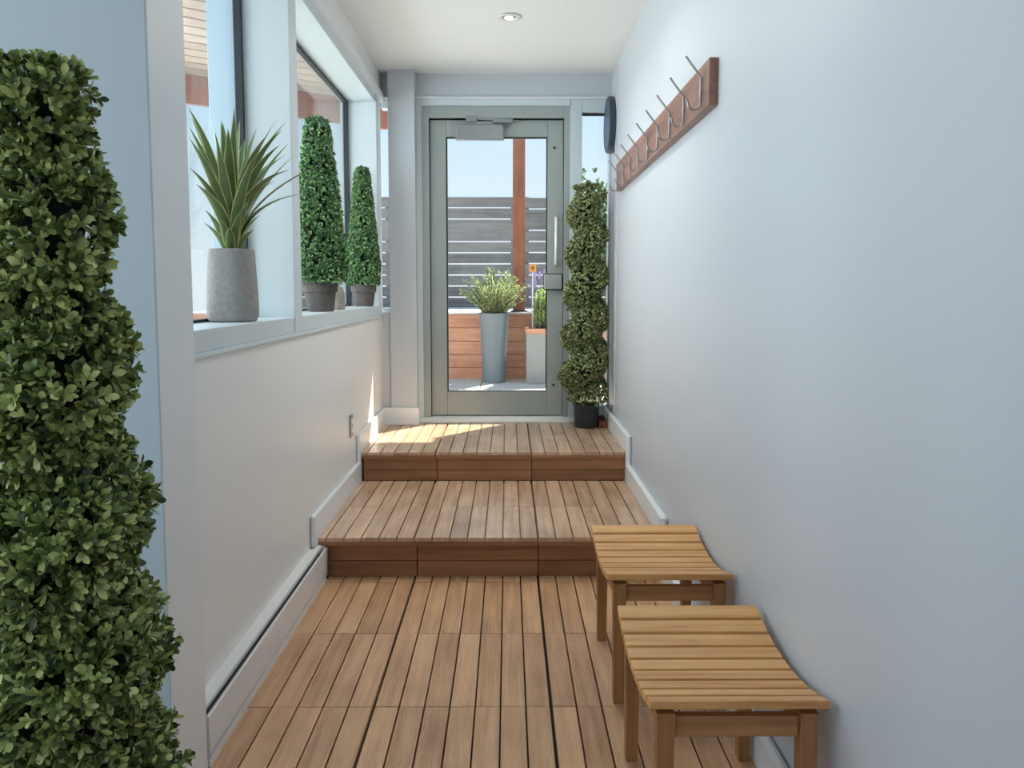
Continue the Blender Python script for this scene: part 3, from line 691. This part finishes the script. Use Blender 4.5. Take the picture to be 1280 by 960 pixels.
def blade(mb, base, tip, wid, sag):
    base = np.array(base); tip = np.array(tip); v = tip - base; L = np.linalg.norm(v)
    hor = np.array([v[0], v[1], 0]); hl = np.linalg.norm(hor) + 1e-6; hor /= hl
    out = []; n = 12
    c1 = base + np.array([0, 0, 1]) * L * 0.30 + v * 0.22 + np.array([0, 0, sag])
    side0 = np.cross(v / L, np.array([0, 0, 1.0])); side0 = side0 / (np.linalg.norm(side0) + 1e-6) if np.linalg.norm(side0) > 0.05 else np.array([1.0, 0, 0])
    # turn broad side partly to the room
    side0 = nrm(side0 + np.array([0.35, 0.0, 0]) * np.sign(side0[0] if abs(side0[0]) > .02 else 1))
    rows_ = []
    for i in range(n + 1):
        t = i / n; p = (1 - t) ** 2 * base + 2 * t * (1 - t) * c1 + t * t * tip
        w_ = wid * (0.62 + 0.38 * math.sin(min(1, t / 0.4) * math.pi / 2)) * (1 - max(0, (t - 0.35) / 0.65) ** 1.6) + 0.0004
        d_ = nrm((2 * (1 - t) * (c1 - base) + 2 * t * (tip - c1))); nn_ = nrm(np.cross(side0, d_)); s_ = np.cross(d_, nn_)
        rows_.append([p + s_ * w_ * k * 0.5 - nn_ * abs(k) * -w_ * 0.18 for k in (-1, -0.84, 0, 0.84, 1)])
    vs = [q for r_ in rows_ for q in r_]
    o = len(mb.v); mb.v += [tuple(map(float, q)) for q in vs]
    for i in range(n):
        for k in range(4):
            mb.f.append(tuple(o + j for j in (i * 5 + k, i * 5 + k + 1, (i + 1) * 5 + k + 1, (i + 1) * 5 + k))); mb.mi.append(1 if k in (0, 3) else 0)
m = MB()
def lim(p): p = np.array(p); p[0] = max(p[0], XG + 0.02); return p
for (q, yd) in tips:
    tp_ = lim(unproj(q[0], q[1], yd)); a = math.atan2(tp_[1] - YY, tp_[0] - YX); b0 = (YX + 0.016 * math.cos(a), YY + 0.016 * math.sin(a), zb + random.uniform(0.0, 0.05))
    blade(m, b0, tp_, random.uniform(0.032, 0.042), random.uniform(-0.02, 0.05))
for (q, yd) in low:
    tp_ = lim(unproj(q[0], q[1], yd)); a = math.atan2(tp_[1] - YY, tp_[0] - YX); b0 = (YX + 0.022 * math.cos(a), YY + 0.022 * math.sin(a), zb - 0.004)
    blade(m, b0, tp_, 0.030, 0.0)
m.build('foliage', [M['yucca'], M['yucca_edge']], yu, smooth=True)
m = MB(); m.tube([(YX, YY, zb - 0.012), (YX, YY, zb + 0.07)], [0.022, 0.016], 10); m.build('stem', M['twig'], yu, smooth=True)

# ================================================================== THINGS OUTDOORS
def fence(x0, x1, zs, label):
    root = thing('slat_fence', label, 'fence', ((x0 + x1) / 2, 10.3, ZL), 'weathered board fences')
    b = MB()
    for (a, c) in zs: b.box(x0, x1, 10.30, 10.325, a, c)
    b.build('boards', M['fence'], root)
    n = max(2, int((x1 - x0) / 1.8)); 
    for i in range(n + 1):
        xx = x0 + 0.05 + (x1 - x0 - 0.1) * i / n
        p = MB(); p.box(xx - 0.045, xx + 0.045, 10.327, 10.41, ZL - 0.03, 2.33); p.build('post', M['fence'], root)
    return root
pit = 0.1375
zsL = []; z = 2.33
wide = {2: 1}
i = 0
gapsL = [2.199, 2.062, 1.788, 1.652, 1.516, 1.38, 1.245, 1.108, 0.972, 0.836, 0.70, 0.56, 0.42]
edges = [2.335] + gapsL
for a, b_ in zip(edges[:-1], edges[1:]): zsL.append((b_ + 0.008, a - 0.008))
gapsR = [2.185, 1.925, 1.790, 1.655, 1.52, 1.38, 1.245, 1.108, 0.972, 0.836, 0.70, 0.56, 0.42]
edges = [2.325] + gapsR; zsR = [(b_ + 0.008, a - 0.008) for a, b_ in zip(edges[:-1], edges[1:])]
fence(-3.05, 0.13, zsL, 'grey weathered board fence behind the planters, left of the brown post')
fence(0.16, 4.2, zsR, 'grey weathered board fence seen right of the brown post')

pw = thing('raised_planter', 'long raised cedar bed with pale top below the board fence', 'planter', (-1, 9.1, ZL))
b = MB()
for k in range(5): b.box(-3.1, 3.6, 8.15, 8.19, ZL - 0.02 + k * 0.130, ZL - 0.02 + (k + 1) * 0.130 - 0.005)
b.build('front_boards', M['planter'], pw)
b = MB(); b.box(-3.1, 3.6, 8.192, 10.2, ZL - 0.03, 0.962); b.build('bed', M['planter'], pw)
b = MB(); b.box(-3.12, 3.62, 8.13, 10.22, 0.964, 0.984); b.build('cap', M['pale'], pw)

po = thing('wooden_post', 'tall reddish brown timber post seen through the door glass', 'post', (0.109, 8.3, 0.984))
b = MB(); b.box(0.048, 0.168, 8.24, 8.36, 0.985, 3.6); b.build('shaft', M['post'], po, bevel=0.006)
b = MB(); b.box(0.030, 0.186, 8.222, 8.378, 0.984, 0.998); b.build('post_base', M['gasket'], po)

# tall tapered pot with rosemary
rx, ry, zg = -0.133, 7.86, ZL - 0.004
rp_ = thing('rosemary_planter', 'tall tapered grey pot with a bushy rosemary outside the door', 'potted plant', (rx, ry, zg))
pot_lathe(rp_, (rx, ry, zg), [(0.104, 0), (0.108, 0.004), (0.118, 0.28), (0.138, 0.60), (0.148, 0.645), (0.148, 0.655), (0.138, 0.655), (0.134, 0.63)], M['zinc'])
m = MB(); m.lathe([(0.132, 0.615), (0.08, 0.628), (0.01, 0.63)], (rx, ry, zg), 28); m.build('soil', M['soil'], rp_, smooth=True)
def herb(root, cx, cy, z, n, spread, hmin, hmax, mat, ll, lw, droop=0.0, box=None):
    P, D, U, L, Wd = [], [], [], [], []; stems = MB()
    for i in range(n):
        a = rng.uniform(0, 6.283); q = math.sqrt(rng.uniform(0, 1)); h = rng.uniform(hmin, hmax) * (1 - 0.35 * q)
        if box: bx, by = rng.uniform(-box[0], box[0]), rng.uniform(-box[1], box[1])
        else: bx, by = 0.09 * q * math.cos(a), 0.09 * q * math.sin(a)
        lean = spread * q
        pts = []
        for k in range(9):
            t = k / 8; pts.append((cx + bx + lean * t ** 1.3 * math.cos(a), cy + by + lean * t ** 1.3 * math.sin(a), z + h * (t - droop * q * t * t)))
        stems.tube(pts, [0.003] * 8 + [0.001], 4)
        pts = np.array(pts)
        for k in range(int(h / 0.006)):
            t = rng.uniform(0.12, 1) * 8; j = min(7, int(t)); p = pts[j] + (pts[j + 1] - pts[j]) * (t - j); d = nrm(pts[j + 1] - pts[j])
            rr = nrm(np.cross(d, rng.normal(0, 1, 3))); P.append(p); D.append(rr * 0.9 + d * 0.8); U.append(d); L.append(ll * rng.uniform(.6, 1.2)); Wd.append(lw)
    stems.build('stems', M['twig'], root)
    leaf_mesh('foliage', np.array(P), np.array(D), np.array(U), L, Wd, mat, root)
herb(rp_, rx, ry, zg + 0.62, 130, 0.24, 0.28, 0.54, M['rosemary'], 0.034, 0.0065, 0.12)

# square planter with lavender
lx_, ly_ = 0.385, 8.03 - 0.135
lp = thing('lavender_planter', 'square pale grey planter with wooden rim and flowering lavender outside the door', 'potted plant', (lx_, ly_, zg))
b = MB(); h_ = 0.215
b.box(lx_ - h_, lx_ + h_, ly_ - h_, ly_ + h_, zg, zg + 0.470); b.build('planter_box', M['fibre'], lp, bevel=0.004)
b = MB()
for (a, c, d, e_) in ((-h_ - .006, h_ + .006, -h_ - .006, -h_ + .03), (-h_ - .006, h_ + .006, h_ - .03, h_ + .006), (-h_ - .006, -h_ + .03, -h_ + .03, h_ - .03), (h_ - .03, h_ + .006, -h_ + .03, h_ - .03)):
    b.box(lx_ + a, lx_ + c, ly_ + d, ly_ + e_, zg + 0.4705, zg + 0.515)
b.build('rim', M['planter'], lp, bevel=0.003)
b = MB(); b.box(lx_ - h_ + .031, lx_ + h_ - .031, ly_ - h_ + .031, ly_ + h_ - .031, zg + 0.4705, zg + 0.495); b.build('soil', M['soil'], lp)
herb(lp, lx_, ly_, zg + 0.49, 280, 0.05, 0.22, 0.44, M['lavender'], 0.040, 0.009, 0.0, box=(0.12, 0.12))
fl_ = MB()
for i in range(16):
    xx = lx_ + rng.uniform(-.19, .12); yy = ly_ + rng.uniform(-.16, .16); zt = zg + 0.49 + rng.uniform(.43, .60)
    fl_.tube([(xx, yy, zg + 0.50), (xx + rng.uniform(-.03, .03), yy, zt - 0.05)], 0.002, 4)
    fl_.lathe([(0.003, -0.06), (0.012, -0.045), (0.014, -0.02), (0.009, 0.0), (0.002, 0.012)], (xx, yy, zt), 8, wob=lambda a, h: 1 + .25 * math.sin(3 * a + h * 200))
fl_.build('flower_spikes', M['purple'], lp, smooth=True)

ot = thing('garden_marker', 'small orange square marker on a white stake among the lavender', 'marker', (0.232, 7.83, zg + 0.495))
b = MB(); b.box(0.200, 0.262, 7.822, 7.830, 1.372, 1.438); p_ = b.build('tag', M['orange'], ot, bevel=0.003)
b = MB(); b.lathe([(0.017, 0), (0.017, -0.003), (0.010, -0.005)], (0.231, 7.822, 1.405), 18, axis='y'); b.build('centre_dot', M['post'], p_)
b = MB(); b.box(0.226, 0.236, 7.8305, 7.836, zg + 0.497, 1.42); b.build('stake', M['pale'], ot)

# tree behind the sidelight
te = thing('leafy_tree', 'green leafy tree outside, behind the spiral topiary and the sidelight', 'tree', (1.12, 9.3, 0.98))
m = MB(); m.tube([(1.12, 9.3, 1.0), (1.11, 9.32, 1.5), (1.15, 9.28, 2.1)], [0.035, 0.028, 0.012], 10)
PT = []
for i in range(44):
    a = rng.uniform(0, 6.28); z0_ = rng.uniform(1.15, 2.0); r_ = rng.uniform(.1, .50); e3 = (1.12 + r_ * math.cos(a), 9.3 + r_ * 0.8 * math.sin(a), z0_ + rng.uniform(.2, .85))
    mid = (1.11 + r_ * .4 * math.cos(a), 9.3 + r_ * .4 * math.sin(a), z0_ + .12)
    m.tube([(1.12, 9.3, z0_), mid, e3], [0.010, 0.007, 0.002], 5)
    for k in range(26):
        t = rng.uniform(.25, 1.05); PT.append(np.array(mid) * (1 - t) + np.array(e3) * t + rng.normal(0, .05, 3))
m.build('trunk', M['bark'], te, smooth=True)
PT = np.array(PT); A = sprigs(PT, rng.normal(0, 1, PT.shape), 0.060, 0.034, 4, 1, stem=0.03); 
def above(V):
    V = V.copy(); V[..., 2] = np.maximum(V[..., 2], 1.02); return V
leaf_mesh('foliage', *A, M['tree'], te, clear=above)

# timber canopy seen through the long window
cn = thing('timber_canopy', 'slatted timber canopy roof outside the long window', 'canopy', (-2.6, 5.6, 2.5))
dv = np.array([-0.8, -0.6]); nv = np.array([0.6, -0.8]); B0 = np.array([-1.0, 6.9])
def quadbox(mb, p0, p1, wv, z0, z1):
    q = [p0, p1, p1 + wv, p0 + wv]; mb.add([(a[0], a[1], z0) for a in q] + [(a[0], a[1], z1) for a in q], [(3, 2, 1, 0), (4, 5, 6, 7), (0, 1, 5, 4), (1, 2, 6, 5), (2, 3, 7, 6), (3, 0, 4, 7)])
b = MB(); quadbox(b, B0 + dv * 0.0, B0 + dv * 5.5, nv * 0.05, 2.50, 2.70); b.build('beam', M['post'], cn)
b = MB()
for k in range(14):
    kk = 0.06 + k * 0.155; s0 = max(0.0, (0.2 + 0.6 * kk) / 0.8); quadbox(b, B0 + nv * kk + dv * s0, B0 + nv * kk + dv * 5.5, nv * 0.133, 2.70, 2.725)
b.build('slats', M['canopy'], cn)
for s_ in (2.4, 3.7, 4.9):
    b = MB(); quadbox(b, B0 + dv * s_ + nv * 0.051, B0 + dv * s_ + nv * 2.1, dv * 0.07, 2.60, 2.699); b.build('rafter', M['canopy'], cn)
b = MB(); quadbox(b, B0 + dv * 5.3 + nv * 0.06, B0 + dv * 5.4 + nv * 0.06, nv * 0.1, ZL - 0.03, 2.70); b.build('support_post', M['post'], cn)
